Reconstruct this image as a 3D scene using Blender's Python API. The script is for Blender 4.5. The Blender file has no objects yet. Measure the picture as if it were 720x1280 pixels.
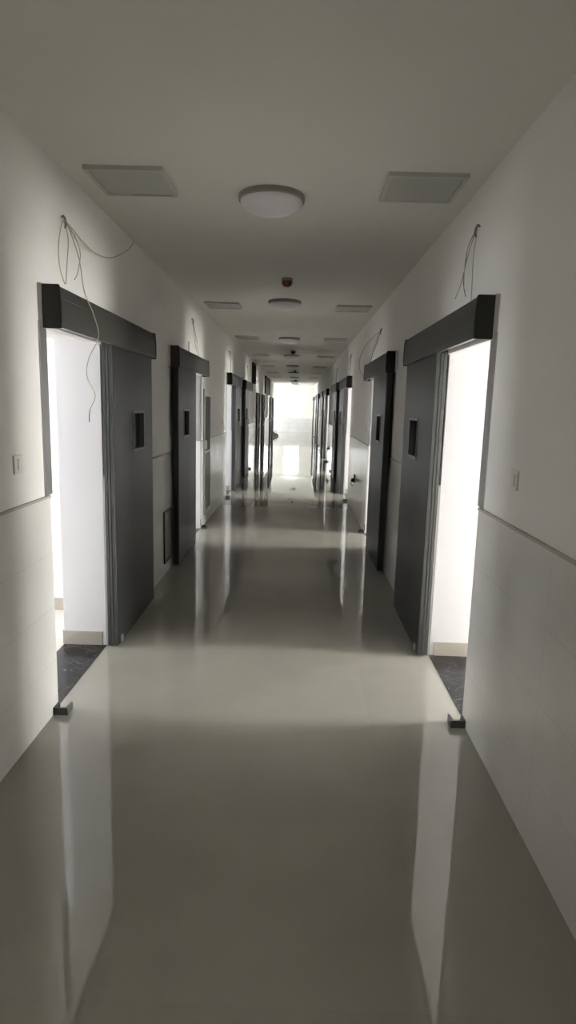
import bpy, bmesh, math
from mathutils import Vector, Matrix

SC = bpy.context.scene
COL = SC.collection
L, R, C = -1.30, 0.971, 2.916          # wall planes and ceiling height (metres)
DADO = 1.192
ORD = ['first', 'second', 'third', 'fourth', 'fifth', 'sixth', 'seventh', 'eighth', 'ninth', 'tenth']

# ------------------------------------------------------------------ materials
def nt(name):
    m = bpy.data.materials.new(name); m.use_nodes = True
    t = m.node_tree; b = t.nodes['Principled BSDF']
    return m, t, b

def mat(name, col, rough=.5, metal=0., spec=.5, noise=0., nscale=8., bump=0., bscale=60., coat=0.):
    m, t, b = nt(name)
    b.inputs['Base Color'].default_value = (*col, 1)
    b.inputs['Roughness'].default_value = rough
    b.inputs['Metallic'].default_value = metal
    b.inputs['Specular IOR Level'].default_value = spec
    if coat: b.inputs['Coat Weight'].default_value = coat; b.inputs['Coat Roughness'].default_value = .05
    geo = t.nodes.new('ShaderNodeNewGeometry')
    if noise:
        n = t.nodes.new('ShaderNodeTexNoise'); n.inputs['Scale'].default_value = nscale; n.inputs['Detail'].default_value = 4
        t.links.new(geo.outputs['Position'], n.inputs['Vector'])
        r = t.nodes.new('ShaderNodeMapRange'); r.inputs['To Min'].default_value = 1 - noise; r.inputs['To Max'].default_value = 1 + noise
        r.inputs['From Min'].default_value = .3; r.inputs['From Max'].default_value = .7
        t.links.new(n.outputs['Fac'], r.inputs['Value'])
        v = t.nodes.new('ShaderNodeVectorMath'); v.operation = 'SCALE'; v.inputs[0].default_value = col
        t.links.new(r.outputs['Result'], v.inputs['Scale']); t.links.new(v.outputs['Vector'], b.inputs['Base Color'])
    if bump:
        n2 = t.nodes.new('ShaderNodeTexNoise'); n2.inputs['Scale'].default_value = bscale; n2.inputs['Detail'].default_value = 3
        t.links.new(geo.outputs['Position'], n2.inputs['Vector'])
        bp = t.nodes.new('ShaderNodeBump'); bp.inputs['Strength'].default_value = bump; bp.inputs['Distance'].default_value = .01
        t.links.new(n2.outputs['Fac'], bp.inputs['Height']); t.links.new(bp.outputs['Normal'], b.inputs['Normal'])
    return m

def tiled(name, col, grout, bw, bh, mortar, axes, rough, spec=.5, vary=.02, offset=(0, 0), wave=0., wscale=3.):
    """glazed tiles: a stacked brick pattern in world metres"""
    m, t, b = nt(name)
    geo = t.nodes.new('ShaderNodeNewGeometry'); sp = t.nodes.new('ShaderNodeSeparateXYZ'); cb = t.nodes.new('ShaderNodeCombineXYZ')
    t.links.new(geo.outputs['Position'], sp.inputs[0])
    for i, a in enumerate(axes):
        ad = t.nodes.new('ShaderNodeMath'); ad.operation = 'ADD'; ad.inputs[1].default_value = offset[i]
        t.links.new(sp.outputs[a], ad.inputs[0]); t.links.new(ad.outputs[0], cb.inputs[i])
    br = t.nodes.new('ShaderNodeTexBrick'); br.offset = 0; br.squash = 1
    br.inputs['Scale'].default_value = 1; br.inputs['Brick Width'].default_value = bw; br.inputs['Row Height'].default_value = bh
    br.inputs['Mortar Size'].default_value = mortar; br.inputs['Mortar Smooth'].default_value = .3
    br.inputs['Color1'].default_value = (*[c * (1 - vary) for c in col], 1); br.inputs['Color2'].default_value = (*[c * (1 + vary) for c in col], 1)
    br.inputs['Mortar'].default_value = (*grout, 1)
    t.links.new(cb.outputs[0], br.inputs['Vector'])
    n = t.nodes.new('ShaderNodeTexNoise'); n.inputs['Scale'].default_value = 2.2; n.inputs['Detail'].default_value = 5
    t.links.new(geo.outputs['Position'], n.inputs['Vector'])
    r = t.nodes.new('ShaderNodeMapRange'); r.inputs['To Min'].default_value = .95; r.inputs['To Max'].default_value = 1.05
    r.inputs['From Min'].default_value = .3; r.inputs['From Max'].default_value = .7
    t.links.new(n.outputs['Fac'], r.inputs['Value'])
    v = t.nodes.new('ShaderNodeVectorMath'); v.operation = 'SCALE'
    t.links.new(br.outputs['Color'], v.inputs[0]); t.links.new(r.outputs['Result'], v.inputs['Scale'])
    t.links.new(v.outputs['Vector'], b.inputs['Base Color'])
    b.inputs['Roughness'].default_value = rough; b.inputs['Specular IOR Level'].default_value = spec
    if wave:
        n2 = t.nodes.new('ShaderNodeTexNoise'); n2.inputs['Scale'].default_value = wscale; n2.inputs['Detail'].default_value = 1
        t.links.new(geo.outputs['Position'], n2.inputs['Vector'])
        bp = t.nodes.new('ShaderNodeBump'); bp.inputs['Strength'].default_value = wave; bp.inputs['Distance'].default_value = .01
        t.links.new(n2.outputs['Fac'], bp.inputs['Height']); t.links.new(bp.outputs['Normal'], b.inputs['Normal'])
    return m

def marble(name):
    m, t, b = nt(name)
    geo = t.nodes.new('ShaderNodeNewGeometry')
    n = t.nodes.new('ShaderNodeTexNoise'); n.inputs['Scale'].default_value = 5; n.inputs['Detail'].default_value = 8; n.inputs['Distortion'].default_value = 1.6
    t.links.new(geo.outputs['Position'], n.inputs['Vector'])
    r = t.nodes.new('ShaderNodeValToRGB'); e = r.color_ramp.elements
    e[0].position = .49; e[0].color = (.008, .008, .009, 1); e[1].position = .51; e[1].color = (.008, .008, .009, 1)
    k = e.new(.5); k.color = (.09, .088, .08, 1)
    t.links.new(n.outputs['Fac'], r.inputs['Fac']); t.links.new(r.outputs['Color'], b.inputs['Base Color'])
    b.inputs['Roughness'].default_value = .15; b.inputs['Specular IOR Level'].default_value = .18
    return m

def glow(name, col, s):
    m, t, b = nt(name)
    b.inputs['Base Color'].default_value = (.8, .85, .9, 1); b.inputs['Roughness'].default_value = .2
    b.inputs['Emission Color'].default_value = (*col, 1); b.inputs['Emission Strength'].default_value = s
    return m

M = dict(
    paint=mat('wall_paint', (.78, .77, .735), .75, noise=.015, nscale=2, bump=.03, bscale=40),
    ceil=mat('ceiling_paint', (.70, .69, .64), .85, noise=.015, nscale=1.5),
    room=mat('room_paint', (.85, .85, .86), .8),
    dado=tiled('glazed_wall_tile', (.64, .632, .60), (.53, .52, .50), .60, .298, .0018, ('Y', 'Z'), .13, .5, wave=.06, wscale=5, offset=(.16, 0)),
    enddado=tiled('end_wall_tile', (.66, .66, .67), (.33, .32, .30), .60, .298, .0022, ('X', 'Z'), .13, .5),
    floor=tiled('polished_floor_tile', (.285, .273, .234), (.262, .25, .215), .80, .80, .0010, ('X', 'Y'), .03, .82, wave=.006, wscale=2.2, offset=(.35, .1)),
    roomfloor=tiled('room_floor_tile', (.68, .64, .60), (.5, .48, .45), .60, .60, .002, ('X', 'Y'), .25),
    base=mat('baseboard_tile', (.42, .385, .33), .25),
    marble=marble('black_marble'),
    door=mat('dark_grey_sheet', (.019, .0195, .018), .40, 0, .18, noise=.04, nscale=3),
    cover=mat('dark_grey_cover', (.030, .030, .027), .5, 0, .25, noise=.04, nscale=3),
    cap=mat('black_end_cap', (.014, .014, .012), .6, 0, .3),
    black=mat('black_rubber', (.012, .012, .012), .5),
    seal=mat('edge_extrusion', (.07, .073, .07), .4, .3),
    steel=mat('brushed_steel', (.42, .42, .42), .32, .85),
    plate=mat('pale_backplate', (.55, .53, .50), .6),
    glass=mat('dark_glass', (.018, .018, .017), .06, spec=.6),
    lamp=mat('opal_diffuser', (.74, .74, .77), .35),
    lampring=mat('lamp_ring', (.25, .24, .21), .45),
    hatch=mat('ceiling_cover', (.42, .43, .39), .5),
    hatchf=mat('ceiling_frame', (.50, .495, .45), .5),
    cabglass=mat('cabinet_glass', (.04, .041, .038), .5, 0, .05),
    red=mat('red_plastic', (.10, .010, .007), .4),
    white=mat('white_plastic', (.72, .71, .66), .4),
    wire=mat('beige_wire', (.42, .39, .31), .6),
    wiredark=mat('dark_wire', (.11, .095, .085), .6),
    brown=mat('dark_brown_timber', (.012, .008, .006), .6, 0, .15, noise=.15, nscale=12),
    copper=mat('copper_tip', (.30, .08, .05), .5),
    panel=mat('grey_access_panel', (.06, .058, .048), .4, 0, .3),
    cabin=mat('cabinet_interior', (.22, .22, .215), .5),
    redpaint=mat('red_paint', (.30, .03, .02), .35),
    left_day=glow('left_room_daylight', (.96, .97, 1.0), 25),
    right_day=glow('right_room_daylight', (1.0, .985, .95), 88),
    end_day=glow('end_daylight', (.97, .99, 1.0), 15), side_added_day=glow('lobby_added_light', (.97, .99, 1.0), 10),
)

# ------------------------------------------------------------------ mesh helpers
def bx(bm, p, q):
    v = [bm.verts.new((x, y, z)) for x in (p[0], q[0]) for y in (p[1], q[1]) for z in (p[2], q[2])]
    for f in ((0, 1, 3, 2), (4, 6, 7, 5), (0, 4, 5, 1), (2, 3, 7, 6), (0, 2, 6, 4), (1, 5, 7, 3)):
        bm.faces.new([v[i] for i in f])

def prism(bm, prof, a, b, place):
    """profile points (w,z) extruded from u=a to u=b; place(u,w,z)->world"""
    A = [bm.verts.new(place(a, w, z)) for w, z in prof]; B = [bm.verts.new(place(b, w, z)) for w, z in prof]
    n = len(prof)
    bm.faces.new(A); bm.faces.new(B[::-1])
    for i in range(n):
        j = (i + 1) % n; bm.faces.new((A[j], A[i], B[i], B[j]))

def lathe(bm, prof, c, seg=40):
    rings = []
    for r, z in prof:
        if r < 1e-5: rings.append([bm.verts.new((c[0], c[1], c[2] + z))])
        else: rings.append([bm.verts.new((c[0] + r * math.cos(2 * math.pi * k / seg), c[1] + r * math.sin(2 * math.pi * k / seg), c[2] + z)) for k in range(seg)])
    for a, b in zip(rings, rings[1:]):
        for k in range(seg):
            j = (k + 1) % seg
            q = [a[k % len(a)], a[j % len(a)], b[j % len(b)], b[k % len(b)]]
            q2 = []
            for v in q:
                if v not in q2: q2.append(v)
            if len(q2) > 2: bm.faces.new(q2)

def spline(pts, n=6):
    P = [Vector(p) for p in pts]; P = [2 * P[0] - P[1]] + P + [2 * P[-1] - P[-2]]
    out = []
    for i in range(1, len(P) - 2):
        for k in range(n):
            t = k / n
            out.append(.5 * ((2 * P[i]) + (P[i + 1] - P[i - 1]) * t + (2 * P[i - 1] - 5 * P[i] + 4 * P[i + 1] - P[i + 2]) * t * t + (3 * P[i] - P[i - 1] - 3 * P[i + 1] + P[i + 2]) * t ** 3))
    out.append(P[-2]); return out

def tube(bm, pts, r, seg=6, smooth=True):
    pts = spline(pts) if smooth else [Vector(p) for p in pts]
    prev = None; ref = Vector((.3, .2, 1)).normalized(); rings = []
    for i, p in enumerate(pts):
        d = (pts[min(i + 1, len(pts) - 1)] - pts[max(i - 1, 0)]).normalized()
        a = d.cross(ref)
        if a.length < 1e-3: a = d.cross(Vector((1, 0, 0)))
        a.normalize(); b = d.cross(a); ref = b.cross(d) if False else ref
        rings.append([bm.verts.new(p + r * (a * math.cos(2 * math.pi * k / seg) + b * math.sin(2 * math.pi * k / seg))) for k in range(seg)])
    for A, B in zip(rings, rings[1:]):
        for k in range(seg):
            j = (k + 1) % seg; bm.faces.new((A[k], A[j], B[j], B[k]))
    bm.faces.new(rings[0][::-1]); bm.faces.new(rings[-1])

def obj(name, bm, m, parent=None, loc=None, bevel=0., smooth=False):
    """links one mesh; geometry is given in world metres, the origin goes to loc (or the parent's)"""
    if parent is not None and loc is None: loc = world_of(parent)
    if loc is None:
        xs = [v.co for v in bm.verts]
        loc = Vector((sum(v.x for v in xs) / len(xs), sum(v.y for v in xs) / len(xs), min(v.z for v in xs)))
    loc = Vector(loc)
    bmesh.ops.translate(bm, verts=bm.verts, vec=-loc)
    bmesh.ops.recalc_face_normals(bm, faces=bm.faces)
    if bevel: bmesh.ops.bevel(bm, geom=bm.edges[:], offset=bevel, segments=2, affect='EDGES', profile=.5)
    if smooth:
        for f in bm.faces: f.smooth = True
    me = bpy.data.meshes.new(name); bm.to_mesh(me); bm.free()
    me.materials.append(m)
    if smooth:
        try: me.set_sharp_from_angle(angle=math.radians(40))
        except Exception: pass
    o = bpy.data.objects.new(name, me); COL.objects.link(o)
    if parent is not None:
        o.parent = parent; o.location = loc - world_of(parent)
    else: o.location = loc
    o['_w'] = tuple(loc)
    return o

def world_of(o): return Vector(o['_w'])

def root(name, loc, label, cat=None, group=None, kind=None):
    o = bpy.data.objects.new(name, None); COL.objects.link(o); o.location = loc; o['_w'] = tuple(loc); o.empty_display_size = .1
    o['label'] = label
    if cat: o['category'] = cat
    if group: o['group'] = group
    if kind: o['kind'] = kind
    return o

def struct(name, bm, m, label=None, **k):
    o = obj(name, bm, m, **k); o['kind'] = 'structure'
    if label: o['label'] = label
    return o

def B(*boxes):
    bm = bmesh.new()
    for p, q in boxes: bx(bm, p, q)
    return bm

# ------------------------------------------------------------------ layout
PERIOD = 8.13
Y0 = -4.0                                   # corridor goes on a little behind the camera
Y_L, Y_R, Y_END = 33.4, 38.0, 41.0          # where the walls stop, end wall
OPW = .93                                   # clear width of an opening
OPH = 2.085
TH = .30                                    # thickness of the corridor walls

pairs = [(3.20 + PERIOD * k, 8.35 + PERIOD * k) for k in range(-1, 5)]
left_open, right_open = [], []              # (y0, y1, room side)
for k, (a, b) in enumerate(pairs):
    if k == 0:
        right_open.append((b - OPW, b)); continue
    if k <= 2: left_open += [(a, a + OPW), (b - OPW, b)]
    if k <= 4: right_open += [(a, a + OPW), (b - OPW, b)]
    else: right_open += [(a, a + OPW)]
# dark timber doors stand in the left wall beyond the fourth sliding door
timber = [(19.32, 20.75), (22.35, 23.75), (28.2, 29.5), (31.2, 32.6)]

def wall_boxes(x0, x1, y_end, openings):
    out = []; y = Y0
    for a, b in sorted(openings):
        out.append(((x0, y, 0), (x1, a, C))); out.append(((x0, a, OPH), (x1, b, C))); y = b
    out.append(((x0, y, 0), (x1, y_end, C)))
    return out

struct('floor', B(((L - TH, Y0 - .3, -.1), (R + TH, Y_END + .3, 0)), ((-4.6, Y_L, -.1), (L - TH, Y_END + .3, 0))), M['floor'], 'polished grey-beige tiled corridor floor with mirror reflections', loc=(0, 0, 0))
struct('ceiling', B(((L - TH, Y0 - .3, C), (R + TH, Y_END + .3, C + .1)), ((-4.6, Y_L, C), (L - TH, Y_END + .3, C + .1))), M['ceil'], 'flat white painted corridor ceiling', loc=(0, 0, C))
struct('wall_left', B(*wall_boxes(L - TH, L, Y_L, left_open)), M['paint'], 'white painted corridor wall above tiles on the left', loc=(L, 0, 0))
struct('wall_right', B(*wall_boxes(R, R + TH, Y_R, right_open)), M['paint'], 'white painted corridor wall above tiles on the right', loc=(R, 0, 0))
struct('wall_back', B(((L - TH, Y0 - .3, 0), (R + TH, Y0, C))), M['paint'])
# end lobby with its window
WX0, WX1, WZ0, WZ1 = -.90, .17, .92, 2.72
struct('wall_end', B(((-4.6, Y_END, 0), (R + TH + 2, Y_END + .25, WZ0)), ((-4.6, Y_END, WZ1), (R + TH + 2, Y_END + .25, C)),
                     ((-4.6, Y_END, WZ0), (WX0, Y_END + .25, WZ1)), ((WX1, Y_END, WZ0), (R + TH + 2, Y_END + .25, WZ1))), M['paint'], 'bright end wall of the corridor around its window')
struct('trim_5', B(((-4.4, Y_END - .012, 0), (R + 2, Y_END, DADO - .28))), M['enddado'], 'pale tiles low on the end wall')
w = root('window_1', ((WX0 + WX1) / 2, Y_END + .12, WZ0), 'tall bright two-pane window at the end of the corridor', kind='structure')
xm = (WX0 + WX1) / 2
obj('window_frame', B(((WX0, Y_END + .08, WZ0), (WX0 + .05, Y_END + .15, WZ1)), ((WX1 - .05, Y_END + .08, WZ0), (WX1, Y_END + .15, WZ1)),
                      ((WX0 + .05, Y_END + .08, WZ0), (WX1 - .05, Y_END + .15, WZ0 + .05)), ((WX0 + .05, Y_END + .08, WZ1 - .05), (WX1 - .05, Y_END + .15, WZ1)),
                      ((xm - .035, Y_END + .08, WZ0 + .05), (xm + .035, Y_END + .15, WZ1 - .05))), M['white'], w)
obj('pane', B(((WX0 + .05, Y_END + .11, WZ0 + .05), (xm - .035, Y_END + .12, WZ1 - .05))), M['end_day'], w)
obj('pane', B(((xm + .035, Y_END + .11, WZ0 + .05), (WX1 - .05, Y_END + .12, WZ1 - .05))), M['end_day'], w)
struct('wall_lobby', B(((-4.6, Y_L - .2, 0), (L - TH, Y_L, C)), ((-4.6, Y_L, 0), (-4.4, Y_END, .5)), ((-4.6, Y_L, 2.75), (-4.4, Y_END, C)),
                       ((-4.6, Y_L, .5), (-4.4, Y_L + 1.2, 2.75)), ((-4.6, Y_END - 1.0, .5), (-4.4, Y_END, 2.75)),
                       ((R + TH, Y_R, 0), (R + TH + 2, Y_R + .2, C)), ((R + TH + 1.8, Y_R + .2, 0), (R + TH + 2, Y_END, C))), M['paint'])
struct('window_2', B(((-4.52, Y_L + 1.2, .5), (-4.5, Y_END - 1.0, 2.75))), M['side_added_day'], 'unseen glowing side window added to the end lobby to light its end wall')  # unseen glowing pane, added to brighten the end wall
struct('floor_lobby', B(((R + TH, Y_R, -.1), (R + TH + 2, Y_END + .3, 0))), M['floor'])
struct('ceiling_lobby', B(((R + TH, Y_R, C), (R + TH + 2, Y_END + .3, C + .1))), M['ceil'])

# tile dado with a thin cap, both walls, broken at each opening
def dado_boxes(x0, x1, y_end, openings, z0, z1):
    out = []; y = Y0
    for a, b in sorted(openings):
        if a > y: out.append(((x0, y, z0), (x1, a, z1)))
        y = b
    out.append(((x0, y, z0), (x1, y_end, z1))); return out
lo = left_open + timber
struct('trim_1', B(*dado_boxes(L, L + .012, Y_L, lo, 0, DADO)), M['dado'], 'glazed pale tiles on the lower left wall', loc=(L, 0, 0))
struct('trim_2', B(*dado_boxes(R - .012, R, Y_R, right_open, 0, DADO)), M['dado'], 'glazed pale tiles on the lower right wall', loc=(R, 0, 0))
struct('trim_3', B(*dado_boxes(L, L + .016, Y_L, lo, DADO, DADO + .012)), M['base'], 'thin beige cap strip on the left wall tiles', loc=(L, 0, DADO))
struct('trim_4', B(*dado_boxes(R - .016, R, Y_R, right_open, DADO, DADO + .012)), M['base'], 'thin beige cap strip on the right wall tiles', loc=(R, 0, DADO))

# ------------------------------------------------------------------ side rooms: shell, threshold, baseboard, daylit window
room_n = [0]
def room(side, y0, d, day):
    """side -1 left / +1 right; the opening runs from y0 to y0+d*OPW; d=+1 when the room lies mainly before the far jamb"""
    room_n[0] += 1; n = room_n[0]; tag = ('left' if side < 0 else 'right') + '_room_%d' % n
    X = L if side < 0 else R
    def x(w): return X + side * w                # w metres away from the corridor
    def bb(w0, w1, u0, u1, z0, z1):
        a, b = sorted((x(w0), x(w1))); p, q = sorted((y0 + d * u0, y0 + d * u1)); return ((a, p, z0), (b, q, z1))
    U0, U1 = -1.43, 1.645                        # room extent along the corridor, from the near jamb
    W1 = 4.3
    struct('floor_' + tag, B(bb(TH, W1, U0, U1, -.1, 0)), M['roomfloor'])
    struct('ceiling_' + tag, B(bb(TH, W1, U0 - .06, U1 + .06, C, C + .1)), M['room'])
    wz0, wz1, wu0, wu1 = .30, 2.6, -.06, 1.0
    struct('wall_' + tag, B(bb(TH, W1, U1, U1 + .12, 0, C), bb(TH, W1, U0 - .06, U0, 0, C),
                            bb(W1, W1 + .2, U0 - .06, wu0, 0, C), bb(W1, W1 + .2, wu1, U1 + .12, 0, C),
                            bb(W1, W1 + .2, wu0, wu1, 0, wz0), bb(W1, W1 + .2, wu0, wu1, wz1, C)), M['room'])
    # white reveals of the opening, with the room's paint
    struct('trim_' + tag, B(bb(.002, TH, OPW - .004, OPW + .004, 0, OPH), bb(.002, TH, -.004, .004, 0, OPH)), M['room'])
    # tiled baseboard along the far reveal and the far room wall
    struct('baseboard_' + tag, B(bb(.03, TH, OPW - .012, OPW, 0, .10), bb(TH, W1, U1 - .012, U1, 0, .10), bb(TH, TH + .012, OPW, U1 - .012, 0, .10)), M['base'])
    struct('trim_threshold_%d' % n, B(bb(.0, TH, 0, OPW, 0, .003)), M['marble'], 'black marble threshold in a door opening')
    wr = struct('window_%d' % (n + 2), B(bb(W1 + .09, W1 + .11, wu0, wu1, wz0, wz1)), M[day])
    obj('window_frame', B(bb(W1 + .05, W1 + .13, wu0, wu0 + .05, wz0, wz1), bb(W1 + .05, W1 + .13, wu1 - .05, wu1, wz0, wz1),
                          bb(W1 + .05, W1 + .13, wu0 + .05, wu1 - .05, wz0, wz0 + .05), bb(W1 + .05, W1 + .13, wu0 + .05, wu1 - .05, wz1 - .05, wz1),
                          bb(W1 + .05, W1 + .13, .44, .49, wz0 + .05, wz1 - .05)), M['white'], wr)

# ------------------------------------------------------------------ sliding doors
door_n = [0]
def sliding_door(side, y0, d, label, trim_strip=True):
    door_n[0] += 1
    X = L if side < 0 else R
    def P(u, w, z): return (X - side * w, y0 + d * u, z)       # w metres out from the wall into the corridor
    def bb(u0, u1, w0, w1, z0, z1):
        a, b = P(u0, w0, z0), P(u1, w1, z1)
        return (tuple(min(i, j) for i, j in zip(a, b)), tuple(max(i, j) for i, j in zip(a, b)))
    rt = root('door_%d' % door_n[0], P(1.0, 0.02, 0), label, kind='structure')
    # steel casing of the opening above the tile line
    obj('casing', B(bb(-.045, 0, 0, .010, DADO + .014, OPH), bb(0, .05, -.12, .004, DADO + .014, OPH), bb(OPW, OPW + .05, .0125, .016, .01, OPH)), M['steel'], rt)
    # leaf with a cut-out for the vision window
    u0, u1, w0, w1 = .905, 1.99, .045, .088
    z0, z1 = .012, 2.12
    v0, v1, vz0, vz1 = 1.385, 1.715, 1.335, 1.635
    leaf = obj('door_leaf', B(bb(u0, v0, w0, w1, z0, z1), bb(v1, u1, w0, w1, z0, z1), bb(v0, v1, w0, w1, z0, vz0), bb(v0, v1, w0, w1, vz1, z1)), M['door'], rt)
    obj('leaf_edge', B(bb(u0 - .012, u0, .020, .040, z0, z1), bb(u0 - .016, u0, .046, .060, z0, z1), bb(u0 - .010, u0, .064, .086, z0, z1)), M['seal'], leaf)
    obj('rubber_seal', B(bb(u0 - .006, u0, .040, .046, z0, z1), bb(u0 - .004, u0, .060, .064, z0, z1), bb(u0, u0 + .03, .020, .045, z0, z1), bb(u1, u1 + .012, .03, w1 - .006, z0, z1)), M['black'], leaf)
    f = .018
    vf = obj('window_frame', B(bb(v0, v1, w1 - .03, w1 + .004, vz0, vz0 + f), bb(v0, v1, w1 - .03, w1 + .004, vz1 - f, vz1),
                               bb(v0, v0 + f, w1 - .03, w1 + .004, vz0 + f, vz1 - f), bb(v1 - f, v1, w1 - .03, w1 + .004, vz0 + f, vz1 - f)), M['seal'], leaf)
    obj('window_pane', B(bb(v0 + f, v1 - f, w0 + .006, w0 + .014, vz0 + f, vz1 - f)), M['glass'], leaf)
    obj('floor_clip', B(bb(u0 + .06, u0 + .10, w1, w1 + .010, .012, .06)), M['steel'], leaf)
    # motor housing over the opening and the parked leaf
    a, b = -.03, 2.06
    t = .004
    prof = [(.108, 2.058), (.111, 2.085), (.110, 2.187), (.1075, 2.191), (.1075, 2.197), (.109, 2.201), (.103, 2.250), (.098, 2.256), (.020, 2.256), (.020, 2.250), (.094, 2.250),
            (.099, 2.206), (.096, 2.192), (.102, 2.185), (.102, 2.070), (.094, 2.066), (.094, 2.058)]
    bm = bmesh.new(); prism(bm, prof, a + .014, b - .014, P)
    hd = obj('motor_housing', bm, M['cover'], rt)
    capp = [(.020, 2.052), (.110, 2.052), (.114, 2.085), (.113, 2.185), (.111, 2.194), (.112, 2.206), (.107, 2.254), (.102, 2.262), (.020, 2.262)]
    for q in (a, b - .014):
        bm = bmesh.new(); prism(bm, capp, q, q + .014, P); obj('end_cap', bm, M['cap'], hd)
    obj('back_plate', B(bb(a - .006, b + .006, 0, .020, 2.054, 2.266)), M['plate'], hd)
    obj('track_rail', B(bb(a + .02, b - .02, .020, .032, 2.13, 2.22), bb(a + .02, b - .02, .030, .075, 2.125, 2.14)), M['steel'], hd)
    obj('bottom_lip', B(bb(a + .016, b - .016, .080, .094, 2.058, 2.064)), M['steel'], hd)
    # steel guide at the foot of the open jamb
    obj('floor_guide', B(bb(-.075, .005, .012, .090, 0, .008), bb(-.075, .005, .078, .090, .008, .042), bb(-.075, -.066, .012, .078, .008, .042), bb(-.075, .005, .012, .020, .008, .042), bb(-.004, .004, .004, .012, .042, .13)), M['seal'], rt)
    return rt

sidename = {-1: 'left', 1: 'right'}
desc = {
    (-1, 0): 'dark grey sliding door at left with a long loose wire hanging over its housing',
    (-1, 1): 'dark grey sliding door at left just before the narrow glazed steel cabinet',
    (-1, 2): 'dark grey sliding door at left just beyond the narrow glazed steel cabinet',
    (-1, 3): 'dark grey sliding door at left just before the dark brown timber doors',
    (1, 0): 'dark grey sliding door at right beside the wide overexposed opening, nearest on that side',
    (1, 1): 'dark grey sliding door at right with a looping wire over its housing',
    (1, 2): 'dark grey sliding door at right past the low black socket',
    (1, 3): 'fourth dark grey sliding door along the right wall, back to back with the third',
    (1, 4): 'fifth dark grey sliding door along the right wall',
    (1, 5): 'sixth dark grey sliding door along the right wall, small in the distance',
    (1, 6): 'seventh dark grey sliding door along the right wall, small in the distance',
    (1, 7): 'eighth dark grey sliding door along the right wall, small in the distance',
    (1, 8): 'last dark grey sliding door on the right, next to the bright end wall',
}
for side in (-1, 1):
    i = 0
    day = 'left_day' if side < 0 else 'right_day'
    for k, (a, b) in enumerate(pairs):
        if k == 0:
            if side > 0: room(side, b, -1, day)  # unseen room behind the camera, added to throw light on the left wall
            continue
        if side < 0 and k > 2: break
        sliding_door(side, a, 1, desc[(side, i)]); room(side, a, 1, day); i += 1
        if k <= 4:
            sliding_door(side, b, -1, desc[(side, i)]); room(side, b, -1, day); i += 1

# ------------------------------------------------------------------ dark timber doors far along the left wall
tlab = ['dark brown timber door past the last sliding door on the left', 'second dark brown timber door on the left, under a dark transom',
        'third dark brown timber door on the left', 'last dark brown timber door on the left, beside the bright end']
for i, (a, b) in enumerate(timber):
    door_n[0] += 1
    rt = root('door_%d' % door_n[0], (L, (a + b) / 2, 0), tlab[i], kind='structure')
    obj('door_frame', B(((L, a, 0), (L + .05, a + .06, 2.08)), ((L, b - .06, 0), (L + .05, b, 2.08)), ((L, a + .06, 2.02), (L + .05, b - .06, 2.08))), M['brown'], rt)
    ym = (a + b) / 2
    for p, q in ((a + .062, ym - .003), (ym + .003, b - .062)):
        lf = obj('door_leaf', B(((L, p, .01), (L + .03, q, 2.015)), ((L + .03, p + .12, .25), (L + .038, q - .12, .95)), ((L + .03, p + .12, 1.1), (L + .038, q - .12, 1.85))), M['brown'], rt)
        hy = ym - .05 if q < ym else ym + .05
        obj('handle', B(((L + .03, hy - .01, .98), (L + .07, hy + .01, 1.0)), ((L + .06, hy - .012, .98), (L + .072, hy + .012, 1.12))), M['steel'], lf)

# dark high transom panels
def transom(n, y0, y1, z0, z1, label, pm='glass'):
    rt = root('window_%d' % n, (L, (y0 + y1) / 2, z0), label, kind='structure')
    obj('window_frame', B(((L, y0, z0), (L + .06, y0 + .04, z1)), ((L, y1 - .04, z0), (L + .06, y1, z1)), ((L, y0 + .04, z0), (L + .06, y1 - .04, z0 + .04)), ((L, y0 + .04, z1 - .04), (L + .06, y1 - .04, z1))), M['brown'], rt)
    obj('pane', B(((L + .005, y0 + .04, z0 + .04), (L + .03, y1 - .04, z1 - .04))), M[pm], rt)
transom(40, 17.45, 18.35, 2.30, 2.86, 'narrow dark high transom on the left wall before the timber doors')
transom(41, 24.0, 27.6, 2.14, 2.82, 'wide dark high transom on the left wall between timber doors', 'brown')

# ------------------------------------------------------------------ ceiling lamps
lamp_y = [3.90, 7.60, 11.60, 15.40, 19.30, 23.0, 26.9, 30.7, 34.5]
for i, y in enumerate(lamp_y):
    lab = 'large round opal dome lamp, closest of the row along the ceiling' if i == 0 else ('round opal dome lamp just beyond the first smoke alarm on the ceiling' if i == 1 else 'round opal dome lamp, %s along the ceiling row' % ORD[i])
    rt = root('ceiling_lamp', (-.19, y, C), lab, 'ceiling lamp', 'round dome lamps along the corridor ceiling')
    bm = bmesh.new(); lathe(bm, [(0, 0), (.192, 0), (.195, -.006), (.195, -.030), (.186, -.034), (0, -.034)], (-.19, y, C), 48)
    obj('base_ring', bm, M['lampring'], rt, smooth=True)
    bm = bmesh.new(); pr = [(.184, -.033)] + [(.184 * math.cos(t * math.pi / 2 / 9), -.033 - .072 * math.sin(t * math.pi / 2 / 9)) for t in range(1, 9)] + [(0, -.105)]
    lathe(bm, pr, (-.19, y, C), 48); obj('diffuser', bm, M['lamp'], rt, smooth=True)

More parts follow.
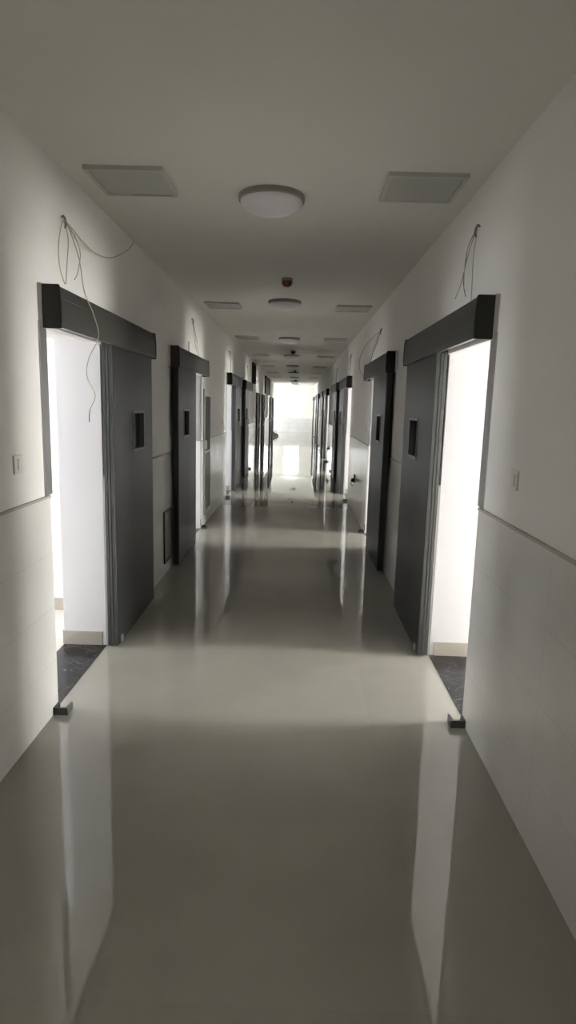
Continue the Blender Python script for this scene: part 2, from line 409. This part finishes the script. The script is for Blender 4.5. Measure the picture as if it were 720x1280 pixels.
# ------------------------------------------------------------------ smoke alarms
for i, y in enumerate([6.28, 14.1, 21.8, 29.5]):
    lab = ['small red and white smoke alarm between the two nearest dome lamps', 'small dark smoke alarm just before the fourth dome lamp',
           'tiny dark smoke alarm beyond the fifth dome lamp', 'tiny dark smoke alarm near the bright end of the ceiling'][i]
    rt = root('smoke_alarm', (-.14, y, C), lab, 'smoke alarm', 'smoke alarms on the corridor ceiling')
    bm = bmesh.new(); lathe(bm, [(0, 0), (.054, 0), (.054, -.022), (.050, -.026), (0, -.026)], (-.14, y, C), 28); obj('base', bm, M['lampring'], rt, smooth=True)
    bm = bmesh.new(); lathe(bm, [(.052, -.026), (.050, -.050), (.040, -.066), (.024, -.078), (0, -.080)], (-.14, y, C), 28); obj('cap', bm, M['red' if i == 0 else 'cap'], rt, smooth=True)

# ------------------------------------------------------------------ square ceiling covers
for side in (-1, 1):
    for i, y in enumerate([3.475, 7.75, 11.40, 15.4, 19.5, 23.3, 27.0]):
        x0 = -1.165 if side < 0 else .44
        x1, y1 = x0 + .42, y + .42
        side_s = 'left' if side < 0 else 'right'
        lab = ('square grey ceiling cover hanging slightly proud, closest of the %s row' if i == 0 else 'square grey ceiling cover, ' + ORD[i] + ' of the %s row') % side_s
        rt = root('ceiling_cover', ((x0 + x1) / 2, (y + y1) / 2, C), lab, 'ceiling cover', 'square covers along the %s of the ceiling' % side_s)
        f, t = .022, .022
        obj('frame', B(((x0, y, C - t), (x1, y + f, C)), ((x0, y1 - f, C - t), (x1, y1, C)), ((x0, y + f, C - t), (x0 + f, y1 - f, C)), ((x1 - f, y + f, C - t), (x1, y1 - f, C))), M['hatchf'], rt)
        obj('panel', B(((x0 + f + .003, y + f + .003, C - t + .004), (x1 - f - .003, y1 - f - .003, C - .004))), M['hatch'], rt)

# ------------------------------------------------------------------ light switches
def switch(side, y, z, label):
    X = L if side < 0 else R
    s = -side
    rt = root('light_switch', (X, y, z), label, 'light switch', 'white switches on the corridor walls')
    def bb(y0, y1, w0, w1, z0, z1): a, b = sorted((X + s * w0, X + s * w1)); return ((a, y + y0, z + z0), (b, y + y1, z + z1))
    obj('plate', B(bb(-.043, .043, 0, .009, -.043, .043)), M['white'], rt, bevel=.0025)
    obj('rocker', B(bb(-.014, .014, .009, .014, -.026, .026)), M['white'], rt, bevel=.0015)
switch(-1, 2.855, 1.398, 'white light switch on the left wall before the nearest opening')
switch(1, 2.73, 1.404, 'white light switch on the right wall before the nearest opening')
switch(1, 8.74, 1.43, 'small light switch on the right wall past the second sliding door')
switch(-1, 10.72, 1.405, 'small light switch on the left wall past the narrow glazed cabinet')

# ------------------------------------------------------------------ sockets low on the right tiles
def socket(y, z, label):
    x = R - .012
    rt = root('wall_socket', (x, y, z), label, 'socket')
    obj('plate', B(((x - .012, y - .055, z - .065), (x, y + .055, z + .075))), M['black'], rt, bevel=.004)
    bm = bmesh.new(); prism(bm, [(.012 + .0, -.03), (.055, -.022), (.06, 0), (.055, .022), (.012, .03)], y - .028, y + .028, lambda u, w, zz: (x - w, u, z - .02 + zz)); obj('plug', bm, M['black'], rt)
    bm = bmesh.new(); tube(bm, [(x - .05, y, z - .03), (x - .06, y, z - .08), (x - .03, y + .01, z - .11), (x - .012, y + .02, z - .09)], .005); obj('cord', bm, M['wiredark'], rt, smooth=True)
socket(10.05, .555, 'black socket with plug low on the right tiles between second and third sliding doors')
socket(18.5, .50, 'black socket with plug low on the right tiles beyond the fourth sliding door')

# ------------------------------------------------------------------ glazed steel cabinet and low access panel, left wall
y0, y1, z0, z1 = 8.56, 9.16, .152, 1.90
X = L + .012
rt = root('fire_cabinet', (X, (y0 + y1) / 2, z0), 'narrow tall steel cabinet with glass door on the left wall past the second sliding door', 'cabinet')
obj('cabinet_body', B(((L, y0, z0), (L + .02, y1, z1)),), M['cabin'], rt)
e = .045
obj('door_frame', B(((L + .02, y0, z0), (L + .026, y0 + e, z1)), ((L + .02, y1 - e, z0), (L + .026, y1, z1)), ((L + .02, y0 + e, z0), (L + .026, y1 - e, z0 + .06)), ((L + .02, y0 + e, z1 - .10), (L + .026, y1 - e, z1)),
                    ((L + .02, y0 + e, 1.015), (L + .026, y1 - e, 1.045))), M['steel'], rt)
obj('upper_pane', B(((L + .0205, y0 + e, 1.045), (L + .023, y1 - e, z1 - .10))), M['cabglass'], rt)
obj('lower_pane', B(((L + .0205, y0 + e, z0 + .06), (L + .023, y1 - e, 1.015))), M['panel'], rt)
obj('handle', B(((L + .026, y0 + .012, 1.08), (L + .058, y0 + .03, 1.20))), M['steel'], rt)

rt = root('access_panel', (X, 6.14, .115), 'low grey access panel in the left tiles between the first two sliding doors', 'access panel')
obj('frame', B(((X, 5.95, .115), (X + .014, 5.97, .64)), ((X, 6.31, .115), (X + .014, 6.33, .64)), ((X, 5.97, .115), (X + .014, 6.31, .135)), ((X, 5.97, .62), (X + .014, 6.31, .64))), M['cover'], rt)
obj('panel', B(((X, 5.972, .137), (X + .008, 6.308, .618))), M['panel'], rt)

# ------------------------------------------------------------------ dark bag at the far end
rt = root('tool_bag', (L + .08, 35.3, 0), 'small dark bag on the floor at the far left before the end wall', 'bag')
bm = bmesh.new(); prism(bm, [(-.12, 0), (.16, 0), (.17, .07), (.10, .14), (-.02, .18), (-.10, .26), (-.13, .24), (-.14, .06)], 35.15, 35.45, lambda u, w, z: (L + .08 + w, u, z)); obj('body', bm, M['wiredark'], rt, bevel=.02)
bm = bmesh.new(); tube(bm, [(L + .01, 35.3, .21), (L + .04, 35.3, .31), (L + .11, 35.3, .28), (L + .15, 35.3, .14)], .012); obj('strap', bm, M['black'], rt, smooth=True)

# ------------------------------------------------------------------ loose wires out of the walls
def wires(origin, label, strands, dark=False):
    rt = root('wire_bundle', origin, label, 'wire', 'loose wires hanging from the walls above the doors')
    bm = bmesh.new(); s = 1 if origin[0] < 0 else -1
    X = L if s > 0 else R
    tube(bm, [(X + s * .007, origin[1], origin[2] - .01), (X + s * .02, origin[1], origin[2]), (X + s * .03, origin[1] + .005, origin[2] - .03), (X + s * .022, origin[1] + .01, origin[2] - .06)], .005); obj('sleeve', bm, M['wiredark'], rt, smooth=True)
    for i, (pts, r, m) in enumerate(strands):
        bm = bmesh.new(); tube(bm, pts, r); obj('wire', bm, M[m], rt, smooth=True)
x = L + .02
wires((x, 3.50, 2.668), 'bundle of loose beige wires above the nearest left door, one hanging far down', [
    ([(x, 3.50, 2.66), (L + .05, 3.50, 2.60), (L + .08, 3.55, 2.46), (L + .11, 3.53, 2.29), (L + .119, 3.65, 2.185), (L + .122, 3.72, 2.069), (L + .12, 3.545, 1.933), (L + .12, 3.51, 1.83), (L + .12, 3.638, 1.732), (L + .12, 3.54, 1.65)], .0028, 'wire'),
    ([(L + .12, 3.54, 1.65), (L + .12, 3.525, 1.61), (L + .12, 3.525, 1.58)], .0028, 'copper'),
    ([(x, 3.50, 2.655), (x + .01, 3.62, 2.625), (x + .02, 3.74, 2.595), (x + .02, 3.97, 2.585), (x + .02, 4.27, 2.63), (x + .01, 4.63, 2.745), (x, 4.85, 2.835), (x, 4.95, 2.90)], .004, 'wire'),
    ([(x, 3.50, 2.648), (x + .01, 3.595, 2.612), (x + .015, 3.70, 2.532), (x + .01, 3.665, 2.416), (x, 3.635, 2.368)], .0028, 'wire'),
    ([(x, 3.49, 2.645), (x, 3.456, 2.60), (x, 3.41, 2.484), (x, 3.423, 2.387), (x, 3.485, 2.318)], .0028, 'wire'),
    ([(x, 3.50, 2.645), (x + .01, 3.53, 2.56), (x, 3.53, 2.44), (x, 3.50, 2.32)], .0028, 'wire'),
    ([(x, 3.50, 2.65), (x + .005, 3.56, 2.625), (x + .01, 3.65, 2.60)], .003, 'wire')])
x = R - .02
wires((x, 3.60, 2.70), 'bundle of thin dark loose wires above the nearest right door', [
    ([(x, 3.60, 2.69), (x, 3.67, 2.672), (x, 3.775, 2.625), (x, 3.805, 2.54), (x, 3.828, 2.45), (x, 3.75, 2.35)], .0020, 'wiredark'),
    ([(x, 3.62, 2.68), (x, 3.74, 2.60), (x - .01, 3.80, 2.48), (x - .01, 3.86, 2.42), (x - .01, 3.96, 2.37)], .0018, 'wiredark'),
    ([(x, 3.60, 2.67), (x, 3.64, 2.55), (x, 3.63, 2.42), (x, 3.62, 2.31)], .0024, 'wire'),
    ([(x, 3.60, 2.68), (x - .02, 3.70, 2.60), (x - .02, 3.74, 2.50), (x - .02, 3.72, 2.38)], .0022, 'wire')])
wires((x, 7.52, 2.62), 'dark wires above the second right door, one looping down past its housing', [
    ([(x, 7.52, 2.605), (x, 7.75, 2.55), (x, 7.9, 2.50), (x - .02, 8.0, 2.42), (x - .04, 8.1, 2.30), (x - .05, 8.1, 2.262)], .0045, 'wiredark'),
    ([(x, 7.55, 2.60), (x - .04, 8.0, 2.57), (x - .08, 8.50, 2.50), (x - .11, 8.75, 2.40), (x - .12, 8.75, 2.25), (x - .10, 8.45, 2.13), (x - .06, 8.39, 2.09)], .003, 'wiredark'),
    ([(x, 7.55, 2.60), (x - .02, 7.85, 2.50), (x - .03, 8.25, 2.38), (x - .03, 8.30, 2.262)], .0035, 'wire')])
x = L + .02
wires((x, 7.60, 2.69), 'thin pale wires above the second left door', [
    ([(x, 7.60, 2.68), (x, 7.75, 2.58), (x, 7.92, 2.47), (x, 8.05, 2.36), (x, 8.1, 2.262)], .004, 'wire'),
    ([(x, 7.60, 2.67), (x, 7.70, 2.55), (x, 7.80, 2.42), (x + .03, 7.85, 2.264)], .003, 'wire'),
    ([(x + .06, 7.0, 2.262), (x + .06, 7.0, 2.31), (x + .06, 7.0, 2.37)], .0045, 'wiredark')])
for side, yy, lab in ((-1, 11.62, 'thin wires above the third left door'), (1, 11.65, 'thin wires above the third right door'), (-1, 15.75, 'thin wires above the fourth left door'), (1, 15.75, 'thin wires above the fourth right door')):
    x = L + .02 if side < 0 else R - .02
    wires((x, yy, 2.66), lab, [
        ([(x, yy, 2.65), (x, yy + .10, 2.55), (x, yy + .22, 2.42), (x, yy + .20, 2.28)], .005, 'wiredark'),
        ([(x, yy, 2.65), (x, yy + .2, 2.60), (x, yy + .5, 2.48), (x, yy + .55, 2.30)], .004, 'wire')])

for o in SC.objects:
    if '_w' in o: del o['_w']

# ------------------------------------------------------------------ camera
cam = bpy.data.cameras.new('camera'); co = bpy.data.objects.new('camera', cam); COL.objects.link(co)
rt_ = Vector((0.99951893, 0.01578108, 0.02669972)); up_ = Vector((-0.02898157, 0.16867237, 0.98524601)); fw_ = Vector((-0.01104474, 0.98554583, -0.16904859))
mtx = Matrix((rt_, up_, -fw_)).transposed().to_4x4(); mtx.translation = Vector((0, 0, 1.70))
co.matrix_world = mtx
cam.sensor_fit = 'VERTICAL'; cam.sensor_height = 36; cam.lens = 772.475 / 1280 * 36; cam.clip_start = .05; cam.clip_end = 200
SC.camera = co

# ------------------------------------------------------------------ world and view
w = bpy.data.worlds.new('world'); SC.world = w; w.use_nodes = True
w.node_tree.nodes['Background'].inputs[0].default_value = (.6, .7, .85, 1); w.node_tree.nodes['Background'].inputs[1].default_value = .6
v = SC.view_settings; v.view_transform = 'Standard'; v.look = 'None'; v.exposure = 0.0; v.gamma = 1; v.use_curve_mapping = False
cy = SC.cycles
cy.use_denoising = True; cy.max_bounces = 12; cy.diffuse_bounces = 8; cy.glossy_bounces = 6; cy.sample_clamp_indirect = 6
cy.use_light_tree = True
try: cy.denoiser = 'OPENIMAGEDENOISE'
except Exception: pass
